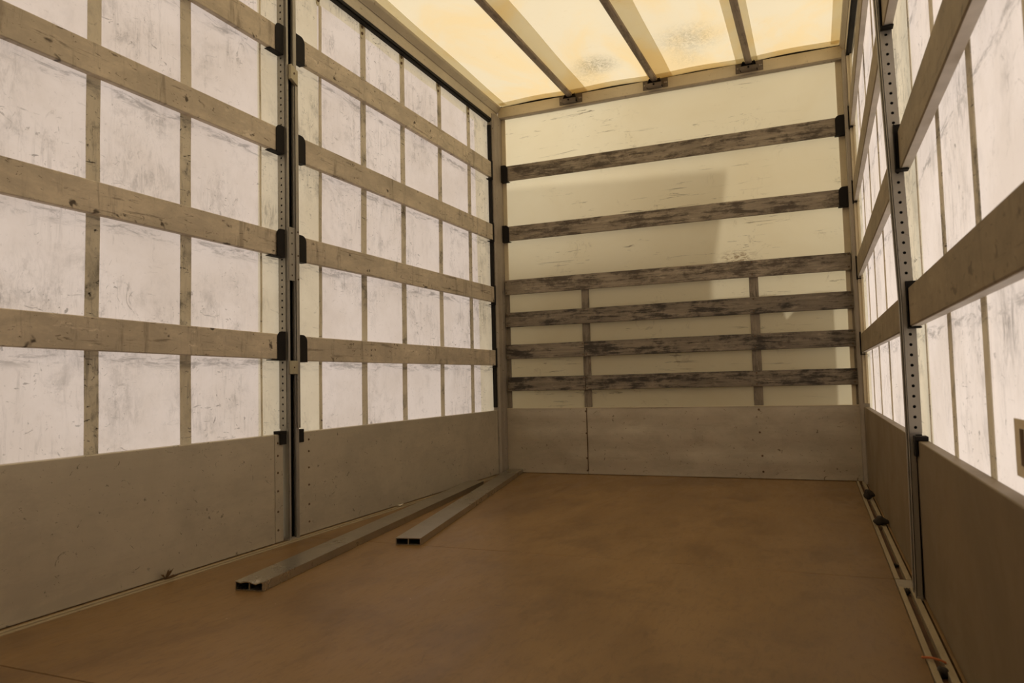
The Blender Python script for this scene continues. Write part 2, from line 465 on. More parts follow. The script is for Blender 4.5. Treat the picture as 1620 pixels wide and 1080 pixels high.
CY = -5.1285
def strap(parent, x, yc, wd, z0, z1, lean=0.0):
    yc = CY + (yc - CY) * (1.003 if x < 1 else 1.023)
    b = MB()
    t = .0022
    n = 14
    rings = []
    for i in range(n + 1):
        z = z0 + (z1 - z0) * i / n
        y = yc + lean * (z - 1.3) + .0015 * math.sin(z * 9 + yc)
        rings.append([(x - t / 2, y - wd / 2, z), (x + t / 2, y - wd / 2, z), (x + t / 2, y + wd / 2, z), (x - t / 2, y + wd / 2, z)])
    b.sweep(rings)
    return b.build('strap', M_STRAP, parent)
for y in (-4.23, -3.83, -3.427, -3.033):
    strap(wl, -.0335, y, .052, .45, 2.70)
strap(wl, -.0335, -2.617, .010, .45, 2.62)
strap(wl, -.0335, -2.198, .022, .45, 2.62, .012)
for y, l in ((-1.82, .012), (-1.405, .012), (-.935, .014), (-.488, .01)):
    strap(wl, -.0335, y, .050, .45, 2.70, l)
strap(wr, W + .0335, -2.737, .014, .45, 2.62)
strap(wr, W + .0335, -2.28, .022, .45, 2.62)
for y in (-4.32, -3.92, -3.52, -3.135):
    strap(wr, W + .0335, y, .046, .45, 2.70)
for y in (-1.62, -1.10, -.64):
    strap(wr, W + .0335, y, .046, .45, 2.70)

# hem stitching line under the top band, roller hangers on the far left curtain
def hanger(parent, x, sgn, y):
    b = MB()
    prof = [(-.020, 2.700), (.020, 2.700), (.019, 2.655), (.010, 2.612), (0, 2.606), (-.010, 2.612), (-.019, 2.655)]
    b.extrude([(x, y + a, z) for a, z in prof], (sgn * .004, 0, 0))
    h = b.build('roller_hanger', M_BRASS, parent)
    for z in (2.672, 2.636):
        r = MB()
        r.cyl((x + sgn * .003, y, z), (x + sgn * .009, y, z), .0095, 12, r2=.007)
        r.build('rivet', M_RUST, h)
    return h
for y in (-2.195, -1.808, -1.392, -.926, -.470):
    hanger(wl, -.0318, 1, y)

# patch sewn on the right curtain near the frame edge
b = MB()
b.box(W + .0300, W + .0325, -4.02, -3.675, .505, .60)
b.build('repair_patch', M_CREAM, wr)
b = MB()
b.box(W + .0290, W + .0298, -3.735, -3.712, .525, .585)
b.build('patch_strip', M_RUST, wr)

# front wall (translucent sheet) and its frame strips
b = MB()
n = 24
for i in range(n):
    for k in range(12):
        x0, x1 = -.04 + 2.56 * i / n, -.04 + 2.56 * (i + 1) / n
        z0, z1 = .3 + 2.5 * k / 12, .3 + 2.5 * (k + 1) / 12
        f = lambda x, z: .036 + .002 * math.sin(x * 5 + z * 3)
        b.add([(x0, f(x0, z0), z0), (x1, f(x1, z0), z0), (x1, f(x1, z1), z1), (x0, f(x0, z1), z1)], [(0, 1, 2, 3)])
wb = b.build('wall_back', M_FRONT, weld=True)
wb.data.polygons.foreach_set('use_smooth', [True] * len(wb.data.polygons))
struct(wb, 'cream translucent front wall sheet behind the dark planks', 'wall')
for x0, x1 in ((.02, .052), (2.42, 2.47)):
    b = MB(); b.box(x0, x1, .026, .0325, .47, 2.75)
    b.build('edge_strip', M_RAIL_B, wb, bevel=.001)

# rear doors behind the camera
b = MB()
b.box(-.06, W / 2 - .004, YB - .05, YB, -.06, 2.87); b.box(W / 2 + .004, W + .06, YB - .05, YB, -.06, 2.87)
struct(b.build('wall_rear', M_POST), 'closed rear doors', 'wall')

# roof tarpaulin
b = MB()
nx, ny = 48, 90
zf = lambda x, y: 2.850 + .008 * math.sin((x - .03) / 2.42 * math.pi * 4) ** 2 * 1.0 + .003 * math.sin(y * 6 + x * 3)
for i in range(nx):
    for k in range(ny):
        x0, x1 = -.03 + 2.54 * i / nx, -.03 + 2.54 * (i + 1) / nx
        y0, y1 = YB + (.032 - YB) * k / ny, YB + (.032 - YB) * (k + 1) / ny
        b.add([(x0, y0, zf(x0, y0)), (x1, y0, zf(x1, y0)), (x1, y1, zf(x1, y1)), (x0, y1, zf(x0, y1))], [(0, 1, 2, 3)])
ce = b.build('ceiling', M_ROOF, weld=True)
ce.data.polygons.foreach_set('use_smooth', [True] * len(ce.data.polygons))
struct(ce, 'glowing yellow translucent roof tarpaulin', 'roof')
def seam_strip(p0, p1, w0):
    b = MB()
    nn = 40
    rings = []
    for i in range(nn + 1):
        t = i / nn
        x = p0[0] + (p1[0] - p0[0]) * t; y = p0[1] + (p1[1] - p0[1]) * t
        a, c = (x - w0 / 2, y), (x + w0 / 2, y)
        if abs(p1[0] - p0[0]) > 1:
            a, c = (x, y + w0 / 2), (x, y - w0 / 2)
        zz = lambda q: zf(*q) - .0035
        rings.append([(a[0], a[1], zz(a)), (c[0], c[1], zz(c)), (c[0], c[1], zz(c) - .001), (a[0], a[1], zz(a) - .001)])
    b.sweep(rings)
    return b.build('seam_strip', M_SEAM, ce)
for (x0, x1, ww) in ((.650, .615, .165), (1.280, 1.25, .165), (1.872, 1.86, .140)):
    seam_strip((x0, .03), (x0 + (x1 - x0) * 3.2, -4.9), ww)
seam_strip((.03, -.012), (2.45, -.012), .084)
seam_strip((.045, .0), (.045, -4.9), .070)
seam_strip((2.435, .0), (2.435, -4.9), .070)

# cant rails along the roof edges (left, right) and the front header beam
def cant_rail(name, x, sg, label):
    P = lambda a, z: (x + sg * a, YB, z)
    prof = [(-.05, 2.714), (.0, 2.714), (.0, 2.788), (.003, 2.792), (.026, 2.818), (.029, 2.826), (.029, 2.838), (-.05, 2.838)]
    b = MB()
    b.extrude([P(a, z) for a, z in prof], (0, -YB + .0, 0))
    o = b.build(name, M_RAIL, bevel=.0015, seg=1)
    struct(o, label, 'roof rail')
    b = MB()
    b.box(x - sg * .030, x + sg * .002, YB, -.123, 2.694 if sg > 0 else 2.702, 2.713)
    b.box(x - sg * .030, x - sg * .006, YB, -.123, 2.684 if sg > 0 else 2.697, 2.6935 if sg > 0 else 2.7015)
    b.build('rubber_seal', M_BLACK, o, bevel=.002, seg=1)
    b = MB()
    b.box(x + sg * .0015, x + sg * .0035, YB, -.02, 2.782, 2.786)
    b.build('rail_bead', M_POST, o)
    return o
cant_rail('trim_1', 0.0, 1, 'left roof rail with black rubber seal')
cant_rail('trim_2', W, -1, 'right roof rail with black rubber seal')
b = MB()
b.box(.0, W, .0, .045, 2.752, 2.832)
hb = struct(b.build('trim_3', M_RAIL_B, bevel=.003), 'pale header beam across the top of the front wall', 'header beam')
b = MB(); b.box(.02, W - .02, -.004, .03, 2.740, 2.7515); b.build('drip_lip', M_POST, hb, bevel=.001)
b = MB(); b.box(-.03, W + .03, .033, .05, 2.8325, 2.872); b.build('gasket', M_BLACK, hb)

# ---- plank holder (black cup); n = inward direction, a = axis direction away from the post
def holder(parent, o, base, n, a, ln, z0, z1, depth=.026, lip=.02, rounded=True):
    """front plate of length ln along a at the inner face, rounded at its outer top, with a back plate, an end plate and a bottom shelf"""
    base, n, a = Vector(base), Vector(n), Vector(a)
    up = Vector((0, 0, 1))
    b = MB()
    rr = min(.03, ln * .55) if rounded else .004
    prof = [(0, z0), (ln, z0), (ln, z1 - rr)]
    for i in range(1, 7):
        t = math.pi / 2 * i / 6
        prof.append((ln - rr + rr * math.cos(t), z1 - rr + rr * math.sin(t)))
    prof.append((0, z1))
    P = lambda q, d: tuple(base + a * q[0] + up * q[1] + n * d)
    b.extrude([P(q, .002) for q in prof], n * .004)                    # front plate
    b.extrude([P(q, -depth - .004) for q in ((0, z0), (ln + lip, z0), (ln + lip, z0 + .004), (0, z0 + .004))], n * (depth + .008))   # shelf
    b.extrude([P(q, -depth - .004) for q in ((0, z0), (.004, z0), (.004, z1), (0, z1))], n * (depth + .008))  # end plate
    return b.build('plank_holder', M_BLACK, parent, o, bevel=.001, seg=1)

# ---- corner posts at the front wall
def corner_post(name, x, sg, label):
    b = MB()
    P = lambda q: (x + sg * q[0], q[1], .0)
    prof = [(-.035, -.122), (.004, -.122), (.019, -.112), (.020, -.060), (.0165, -.056), (.0165, -.050), (.020, -.046), (.020, .030), (-.035, .030)]
    b.extrude([P(q) for q in prof], (0, 0, 2.752))
    o = struct(b.build(name, M_POST, bevel=.0015, seg=1), label, 'corner post')
    b = MB()
    if sg > 0:
        b.box(x - .030, x - .002, -.140, -.1225, .50, 2.66); b.build('rubber_seal', M_BLACK, o, bevel=.002, seg=1)
    else:
        b.box(x + .004, x + .030, -.150, -.1225, .50, 2.70); b.box(x + .020, x + .032, -.175, -.150, .50, 2.70)
        b.build('edge_strip', M_RAIL_B, o, bevel=.002, seg=1)
    for z0, z1 in ((2.243, 2.372), (1.765, 1.892), (1.284, 1.412), (.812, .936)):
        holder(o, (0, 0, 0), (x - sg * .001, -.123, 0), (sg, 0, 0), (0, -1, 0), .022, z0 - .012, z1 + .008, .028, .03, False)
    for z0, z1 in ((2.242, 2.362), (1.771, 1.889)):
        holder(o, (0, 0, 0), (x + sg * .0205, -.003, 0), (0, -1, 0), (sg, 0, 0), .056, z0 - .006, z1 + .008, .028, .006)
    return o
corner_post('trim_4', 0.0, 1, 'left front corner post')
corner_post('trim_5', W - .002, -1, 'right front corner post')

# floor edge strip (left) and the slotted floor track (right)
b = MB()
b.box(.030, .0445, YB, -.13, -.018, .003); b.box(.010, .024, YB, -.13, -.018, .005)
struct(b.build('trim_6', M_TRACK, bevel=.001, seg=1), 'pale metal edge strip where the floor meets the left panels', 'floor strip')
b = MB()
for y0, y1 in ((YB, -2.50), (-2.40, -.02)):
    b.box(2.4195, 2.4335, y0, y1, -.018, .006); b.box(2.4515, 2.4680, y0, y1, -.018, .006)
    b.box(2.4335, 2.4515, y0, y1, -.018, -.012, 1)
b.box(2.4195, 2.468, -2.50, -2.40, -.018, .003, 2)
struct(b.build('trim_7', [M_TRACK, M_GROOVE, M_POST], bevel=.001, seg=1), 'slotted metal floor track along the right panels', 'floor track')

# cab and roof deflector outside, in front of the translucent wall: unseen, outlines cut to the shadow they cast on it
def cab():
    Y0 = .75
    sh = lambda x, z: (x + SUN.x / SUN.y * Y0, Y0, z + SUN.z / SUN.y * Y0)
    b = MB()
    b.extrude([sh(*q) for q in ((-.12, -2.6), (1.50, -2.6), (1.525, 1.29), (1.645, 1.99), (1.645, 2.06), (-.12, 2.14))], (0, .3, 0))
    Y0 = .26
    b.extrude([sh(*q) for q in ((-1.0, -.9), (2.285, -.9), (2.285, 1.17), (2.155, 1.17), (2.021, .94), (2.017, .94), (1.931, 1.17), (-1.0, 1.17))], (0, .45, 0))
    struct(b.build('cab_shadow_blocks', M_ALU, bevel=.02), 'unseen truck cab outside the front wall, outlines shaped to its shadow', 'truck cab')
cab()

# ================================================================== THINGS
# ---- side and kick panels
def rivet_col(parent, o, pts, n, r=.006):
    n = Vector(n)
    for p in pts:
        b = MB(); p = Vector(p)
        b.cyl(p - n * .001, p + n * .0035, r, 10, r2=r * .6)
        b.build('rivet', M_RUST, parent, o)
def side_panel(name, x, sg, y0, y1, label, cols, ends, z0=.006, z1=.478, mat=None):
    o = (x, (y0 + y1) / 2, z0)
    e = empty(name, o, label, 'side panel', 'metal side panels')
    b = MB()
    xo = x - sg * .030
    lo, hi = min(x, xo), max(x, xo)
    b.box(lo, hi, y0 + (ends[0] + .003 if ends[0] else 0), y1 - (ends[1] + .003 if ends[1] else 0), z0, z1)
    b.build('board', mat or M_ALU, e, o, bevel=.003)
    for k, wd in enumerate(ends):
        if wd:
            b = MB()
            a = (y0, y0 + wd) if k == 0 else (y1 - wd, y1)
            b.box(lo, hi, a[0], a[1], z0, z1)
            b.build('end_plate', mat or M_ALU, e, o, bevel=.003)
    rivet_col(e, o, [(x, y, z) for y in cols for z in (.44, .385, .31, .23, .14, .06)], (sg, 0, 0))
    return e
side_panel('side_panel', 0, 1, -5.4, -2.512, 'long grey metal side panel low on the left wall, before the steel post', (-2.548,), (0, .052))
side_panel('side_panel', 0, 1, -2.420, -.128, 'scuffed grey metal side panel behind the loose bars, between left post and corner', (-2.335,), (0, .03))
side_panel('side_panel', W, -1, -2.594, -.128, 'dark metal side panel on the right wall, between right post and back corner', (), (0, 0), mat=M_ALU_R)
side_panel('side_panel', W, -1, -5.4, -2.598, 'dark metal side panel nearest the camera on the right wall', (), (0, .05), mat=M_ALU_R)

def kick(x0, x1, label, riv, dents):
    o = ((x0 + x1) / 2, 0, .006)
    e = empty('kick_panel', o, label, 'kick panel', 'metal kick panels of the front wall')
    b = MB()
    nx, nz = max(2, int((x1 - x0) / .04)), 12
    def f(x, z):
        y = 0.0
        for cx, cz, r, d in dents:
            q = ((x - cx) ** 2 + ((z - cz) * 1.5) ** 2) / (r * r)
            y += 1.7 * d * math.exp(-q)
        return y + .0016 * math.sin(z * 40) + .0012 * math.sin(x * 3.1 + z * 9) + .001 * math.sin(x * 7.7 - z * 15)
    for i in range(nx):
        for k in range(nz):
            xa, xb = x0 + (x1 - x0) * i / nx, x0 + (x1 - x0) * (i + 1) / nx
            za, zb = .006 + .476 * k / nz, .006 + .476 * (k + 1) / nz
            b.add([(xa, f(xa, za), za), (xb, f(xb, za), za), (xb, f(xb, zb), zb), (xa, f(xa, zb), zb)], [(0, 1, 2, 3)])
    b.box(x0, x1, .008, .03, .006, .482)
    p = b.build('sheet', M_ALU_B, e, o, weld=True)
    p.data.polygons.foreach_set('use_smooth', [True] * len(p.data.polygons)); p.data.set_sharp_from_angle(angle=.6)
    b = MB(); b.box(x0, x1, -.003, .012, .4825, .487); b.build('top_edge', M_RAIL_B, e, o)
    for x, z in riv:
        r = MB(); r.cyl((x, -.003, z), (x, .004, z), .007, 10); r.build('rivet', M_RUST, e, o)
DN = [(1.0, .38, .06, .006), (1.42, .20, .05, .006), (1.75, .36, .07, -.005), (1.3, .06, .2, .004), (2.1, .25, .15, .004), (.4, .1, .1, .004), (.3, .35, .06, .004), (1.9, .1, .05, -.006), (2.3, .4, .1, .003)]
kick(.022, .652, 'short grey metal kick panel on the front wall, left of the vertical seam', [(.648, .46), (.648, .3), (.648, .12), (.648, .03)], DN)
kick(.656, 2.458, 'wide dented grey metal kick panel on the front wall, right of the vertical seam', [(1.85, .462), (1.85, .31), (1.86, .155), (1.862, .05)], DN)
# narrow seam cover
b = MB(); b.box(.6505, .6575, -.0045, .004, .03, .485)
tag(b.build('seam_strip', M_RUST), 'thin rusty vertical seam strip on the front kick panels', 'seam strip')

# ---- planks
def plank(axis, p0, p1, z0, z1, h, th, mat, label, group, warp=.002, segs=24, out=1):
    """p0,p1: (x,y) of the inner face at both ends, z0,z1 the lower edge at both ends, h height, th thickness away from the room (out = +1/-1)"""
    b = MB()
    c = .003
    ph = R.uniform(0, 6)
    rings = []
    for i in range(segs + 1):
        t = i / segs
        x = p0[0] + (p1[0] - p0[0]) * t; y = p0[1] + (p1[1] - p0[1]) * t
        z = z0 + (z1 - z0) * t + warp * .5 * math.sin(t * 5 + ph)
        d = warp * math.sin(t * 4 + ph)
        sec = [(0, c), (c, 0), (th - c, 0), (th, c), (th, h - c), (th - c, h), (c, h), (0, h - c)]
        if axis == 'y':
            rings.append([(x + out * (u + d), y, z + v) for u, v in sec])
        else:
            rings.append([(x, y + u + d, z + v) for u, v in sec])
    b.sweep(rings)
    o = ((p0[0] + p1[0]) / 2, (p0[1] + p1[1]) / 2, (z0 + z1) / 2)
    return tag(b.build('plank', mat, None, o), label, 'plank', group)
G = 'weathered planks slotted into the wall posts'
OR = ('topmost', 'second from top', 'third from top', 'lowest')
# (z lower edge at the near end, at the far end, height at near end)
for k, (zn, zf_, h) in enumerate(((2.228, 2.224, .122), (1.758, 1.757, .112), (1.282, 1.279, .112), (.826, .812, .113))):
    plank('y', (0, -5.3), (0, -2.504), zn + (zn - zf_) * 1.2, zf_, h, .025, M_PLANK_L, 'weathered near left wall plank, %s of four before the steel post' % OR[k], G, .0015, 24, -1)
for k, (zn, zf_, h) in enumerate(((2.234, 2.248, .122), (1.750, 1.766, .120), (1.276, 1.292, .116), (.807, .813, .115))):
    plank('y', (0, -2.416), (0, -.128), zn, zf_, h, .025, M_PLANK_L, 'weathered far left wall plank, %s of four between steel post and corner' % OR[k], G, .0015, 24, -1)
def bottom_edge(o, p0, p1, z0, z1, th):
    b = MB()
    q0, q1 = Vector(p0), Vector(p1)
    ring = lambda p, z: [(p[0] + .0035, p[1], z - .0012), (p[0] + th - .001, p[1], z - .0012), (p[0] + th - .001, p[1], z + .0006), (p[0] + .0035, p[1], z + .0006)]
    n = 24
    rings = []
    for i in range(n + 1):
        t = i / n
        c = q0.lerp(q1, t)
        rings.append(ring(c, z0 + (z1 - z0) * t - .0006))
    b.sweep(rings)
    e = b.build('bottom_edge', M_EDGE, o, o.location)  # paler strip along the underside of each right plank
    e['label'] = 'pale bottom edge'
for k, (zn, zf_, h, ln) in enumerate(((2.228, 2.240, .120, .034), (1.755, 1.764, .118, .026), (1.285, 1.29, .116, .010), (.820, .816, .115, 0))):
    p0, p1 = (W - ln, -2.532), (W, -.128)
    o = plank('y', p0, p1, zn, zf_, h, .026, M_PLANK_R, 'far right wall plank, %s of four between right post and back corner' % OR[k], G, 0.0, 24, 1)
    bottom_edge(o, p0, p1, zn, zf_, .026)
ORN = ('highest', 'middle', 'lowest')
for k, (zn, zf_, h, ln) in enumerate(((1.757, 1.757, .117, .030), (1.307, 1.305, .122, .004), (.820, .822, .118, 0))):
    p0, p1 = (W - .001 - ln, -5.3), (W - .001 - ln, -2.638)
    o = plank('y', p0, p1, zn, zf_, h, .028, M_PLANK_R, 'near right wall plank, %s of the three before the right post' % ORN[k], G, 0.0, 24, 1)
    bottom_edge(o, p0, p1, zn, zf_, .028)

GB = 'rough dark planks across the front wall'
for (xa, xb, za, zb, h, lab) in (
        (.024, 2.452, 2.243, 2.240, .118, 'rough plank across the front wall, topmost, held by black end cups'),
        (.024, 2.455, 1.775, 1.770, .113, 'rough plank across the front wall, second from top, held by black end cups'),
        (.030, 2.452, 1.357, 1.353, .114, 'rough plank across the front wall, highest of the four nailed to uprights'),
        (.026, 2.462, 1.107, 1.103, .113, 'rough plank across the front wall, second of the four nailed to uprights'),
        (.026, .648, .862, .8615, .110, 'short rough plank left of the front wall seam, third of the four nailed rows'),
        (.652, 2.465, .8615, .860, .110, 'dark long plank right of the front wall seam, third of the four nailed rows'),
        (.034, .650, .617, .6165, .106, 'short rough plank left of the front wall seam, lowest nailed row'),
        (.654, 2.468, .6165, .615, .106, 'stained long plank right of the front wall seam, lowest row above the kick panel')):
    o = plank('x', (xa, 0), (xb, 0), za, zb, h, .018, M_PLANK_D if za < 1.2 else M_PLANK_B, lab, GB, .002, 30)
    if za < 1.5:
        for xn in (.040, .640, .664, 1.846, 2.440):
            if xa + .005 < xn < xb - .005 and not (xn == .640 and xb > 1) and not (xn == .664 and za > 1):
                for dz in (.016, h - .016):
                    nb = MB()
                    nb.cyl((xn, .002, za + dz), (xn, -.0038, za + dz), .0055, 10)
                    nb.build('nail', M_RUST, o, o.location)
# uprights behind the lower planks
for x0, x1, lab in ((.024, .055, 'upright batten behind the lower front planks, against the left corner post'),
                    (.634, .690, 'upright batten behind the lower front planks, above the kick panel seam'),
                    (1.821, 1.880, 'upright batten behind the lower front planks, right of the middle'),
                    (2.445, 2.466, 'upright batten behind the lower front planks, against the right corner post')):
    b = MB(); b.box(x0, x1, .0205, .0325, .489, 1.462)
    tag(b.build('batten', M_BATTEN, None, ((x0 + x1) / 2, .025, .489), bevel=.0015, seg=1), lab, 'batten', 'upright battens of the front wall')

# ---- intermediate steel posts
def steel_post(side, label):
    left = side == 'L'
    sg = 1 if left else -1
    if left:
        bx = lambda z: .018
        y0, y1 = -2.494, -2.425
    else:
        bx = lambda z: W - .020 - (.028 * max(0, z - .9) / 1.1 if z > .9 else .0) - (.004 if z < .45 else 0)
        y0, y1 = -2.625, -2.54
    o = (0 if left else W, (y0 + y1) / 2, 0)
    e = empty('steel_post', o, label, 'post', 'steel wall posts')
    ZT = 2.66
    zs = [0.004, .46, .9, 1.3, 1.7, 2.1, ZT]
    def run(mb, a0, a1, d0, d1, z0=0.004, z1=ZT, mi=0):
        zz = [z0] + [z for z in zs if z0 < z < z1] + [z1]
        mb.sweep([[(bx(z) - sg * d0, a0, z), (bx(z) - sg * d0, a1, z), (bx(z) - sg * d1, a1, z), (bx(z) - sg * d1, a0, z)] for z in zz], mi)
    # channel: two side walls with returned lips, open slot between
    b = MB()
    zc = .004 if left else .494
    dc = .050 if left else .036
    run(b, y0, y0 + .004, 0, dc, zc); run(b, y1 - .004, y1, 0, dc, zc)
    if not left:
        run(b, y0, y0 + .004, 0, .018, .004, .494); run(b, y1 - .004, y1, 0, .018, .004, .494)
    run(b, y0, y0 + .013, -.0005, .004); run(b, y1 - .020, y1, -.0005, .004)
    run(b, y0 + .010, y0 + .013, .004, .014); run(b, y1 - .020, y1 - .017, .004, .014)
    b.build('channel', M_GALV, e, o, bevel=.001, seg=1)
    b = MB()
    if left:
        run(b, y0 + .005, y1 - .005, .030, .049)
    else:
        run(b, y0 + .005, y1 - .005, .026, .035, .494); run(b, y0 + .005, y1 - .005, .012, .018, .004, .494)
    b.build('slot_shade', M_DARK, e, o)  # near-black fill painted as the shade deep in the slot
    b = MB(); run(b, y0 - .0009, y0 - .0002, .013 if left else .004, .048 if left else .034, .50, ZT - .01)  # added black strip, stands in for the shade behind the holes
    b.build('hole_shade', M_DARK, e, o)
    # perforated side plate facing the rear
    pl = MB()
    zp0, zp1 = .50, ZT
    n = int((zp1 - zp0) / .031)
    for i in range(n):
        z = zp0 + (zp1 - zp0) * i / n
        xx = bx(z) - sg * (.010 if left else .002)
        wd = .040 if left else .034
        pl.hole_plate((xx, y0 - .004, z), (-sg, 0, 0), (0, 0, 1), (0, -1, 0), wd, (zp1 - zp0) / n, (zp1 - zp0) / n, (zp1 - zp0) / n / 2, .0048, .003)
    pl.build('perforated_plate', M_GALV, e, o)
    # tube beside the slot
    if left:
        b = MB(); run(b, y1 - .019, y1 + .001, -.010, -.001, .50, 2.165)
        b.build('locking_tube', M_GALV, e, o, bevel=.003)
        # latch plates in the slot
        b = MB()
        x = bx(1) + .0006
        b.hexa([(x, y0 + .012, 2.110), (x, y1 - .01, 2.088), (x + .018, y1 - .01, 2.088), (x + .018, y0 + .012, 2.110),
                (x, y0 + .012, 2.180), (x, y1 - .01, 2.160), (x + .018, y1 - .01, 2.160), (x + .018, y0 + .012, 2.180)])
        q = b.build('latch_plate', M_BRASS, e, o, bevel=.002); q['label'] = 'yellowish bent latch plate'
        b = MB(); b.cyl((x + .018, y0 + .032, 2.14), (x + .020, y0 + .032, 2.14), .005, 10); b.build('bolt', M_RUST, q, o)
        b = MB()
        b.hole_plate((bx(1) + .002, y0 + .006, 1.172), (0, 1, 0), (0, 0, 1), (1, 0, 0), .044, .246, .0488, .0245, .0045, .003)
        b.build('latch_plate', M_GALV, e, o)
        b = MB(); b.box(bx(1) + .0005, bx(1) + .014, y0 + .004, y1 - .020, .745, .805)
        q = b.build('latch_plate', M_BRASS, e, o, bevel=.002)
        b = MB(); b.cyl((bx(1) + .014, y0 + .024, .775), (bx(1) + .0155, y0 + .024, .775), .004, 10); b.build('bolt', M_RUST, q, o)
        for i, z in enumerate((1.40, 1.29, 1.18)):
            b = MB(); b.cyl((bx(1) + .010, y1 - .010, z), (bx(1) + .013, y1 - .010, z), .004, 10); b.build('bolt', M_RUST, e, o)
    zn = ((2.224, .122), (1.757, .112), (1.279, .112), (.812, .113)) if left else ((1.757, .117), (1.305, .122), (.822, .118))
    zf2 = ((2.234, .122), (1.750, .120), (1.276, .116), (.807, .115)) if left else ((2.228, .120), (1.755, .118), (1.285, .116), (.820, .115))
    px = 0 if left else W
    lean = lambda z: 0 if left else (.036 if z > 2 else (.031 if z > 1.6 else (.011 if z > 1.2 else .001)))
    for z, h in zn:
        holder(e, o, (px - lean(z) + sg * .001, y0 - .005, 0), (sg, 0, 0), (0, -1, 0), .052 if left else .012, z - (.0055 if left else .0075), z + h + (.012 if left else .02), .026, .035 if left else .02, left)
    for z, h in zf2:
        holder(e, o, (px - lean(z) + sg * .001, y1 + .001, 0), (sg, 0, 0), (0, 1, 0), .078 if left else .02, z - (.0055 if left else .0075), z + h + .006, .026 if left else .010, .004)
    # latch blocks that hold the side panels
    for a0, a1 in ((y0 - .052, y0 - .006), (y1 + .001, y1 + .046)):
        b = MB()
        lo, hi = sorted((px - sg * .026, px + sg * .010))
        b.box(lo, hi, a0, a1, .4785, .492)
        b.box(*sorted((px + sg * .002, px + sg * .010)), a0 + .006, a1, .432, .4785)
        b.build('panel_latch', M_BLACK, e, o, bevel=.0015, seg=1)
    # foot
    b = MB(); run(b, y0 - .002, y1 + .002, .002, .050 if left else .018, .001, .012)
    b.build('foot_plate', M_POST, e, o)
    return e
steel_post('L', 'perforated steel post with dark slot and latch plates halfway along the left wall')
steel_post('R', 'perforated steel post leaning on the right wall, between the near and far panels')

# ---- roof poles and their brackets
GP = 'lengthwise roof poles'
for (xa, xb, ye, lab, blab) in ((.603, .570, -1.5, 'leftmost of the three lengthwise poles under the yellow roof', 'dark steel pole bracket on the header beam, under the leftmost roof pole'),
                               (1.240, 1.203, -1.25, 'middle one of the three lengthwise poles under the yellow roof', 'dark steel pole bracket on the header beam, under the middle roof pole'),
                               (1.884, 1.873, -.95, 'rightmost of the three lengthwise poles under the yellow roof', 'dark steel pole bracket on the header beam, under the rightmost roof pole')):
    k = (xb - xa) / (-.03 - ye)
    b = MB()
    rings = []
    for i in range(25):
        t = i / 24
        y = -.036 - t * 4.9
        x = xa + k * (-.036 - y) * 1.0
        zc = 2.822
        ring = []
        for j in range(14):
            q = 2 * math.pi * j / 14
            ring.append((x + .023 * math.copysign(abs(math.cos(q)) ** .7, math.cos(q)), y, zc + .016 * math.copysign(abs(math.sin(q)) ** .7, math.sin(q))))
        rings.append(ring)
    b.sweep(rings)
    e = empty('roof_pole', (xa, -2.5, 2.822), lab, 'roof pole', GP)
    b.build('pole', M_POLE, e, (xa, -2.5, 2.822), smooth=True)
    xc = xa
    o = (xc, 0, 2.80)
    e = empty('pole_bracket', o, blab, 'bracket', 'roof pole brackets')
    b = MB(); b.box(xc - .088, xc + .092, -.005, -.0005, 2.764, 2.832); b.build('base_plate', M_BRKT, e, o, bevel=.001, seg=1)
    b = MB()
    # open tray: bottom, front lip and two flared cheeks
    b.box(xc - .05, xc + .05, -.052, -.0055, 2.764, 2.768)
    b.hexa([(xc - .056, -.056, 2.763), (xc + .056, -.056, 2.763), (xc + .056, -.052, 2.763), (xc - .056, -.052, 2.763),
            (xc - .056, -.058, 2.788), (xc + .056, -.058, 2.788), (xc + .056, -.054, 2.788), (xc - .056, -.054, 2.788)])
    b.build('tray', M_BRKT, e, o, bevel=.001, seg=1)
    b = MB(); b.extrude([(xc + q, -.0056, z) for q, z in ((-.055, 2.769), (.055, 2.769), (.036, 2.836), (-.036, 2.836))], (0, -.002, 0))
    b.build('cup_lining', M_BLACK, e, o)
    for s_ in (-1, 1):
        b = MB()
        p = [(xc + s_ * .056, -.0515, 2.769), (xc + s_ * .056, -.008, 2.769), (xc + s_ * .034, -.008, 2.842), (xc + s_ * .040, -.030, 2.828)]
        b.extrude(p, (s_ * -.003, 0, 0))
        b.build('cheek', M_BLACK, e, o)
    b = MB(); b.cyl((xc, -.0565, 2.777), (xc, -.061, 2.777), .007, 10); b.build('bolt', M_BLACK, e, o)
    for dx in (-.074, .070, .082):
        b = MB(); b.cyl((xc + dx, -.004, 2.797), (xc + dx, -.008, 2.797), .006, 10); b.build('rivet', M_POST, e, o)

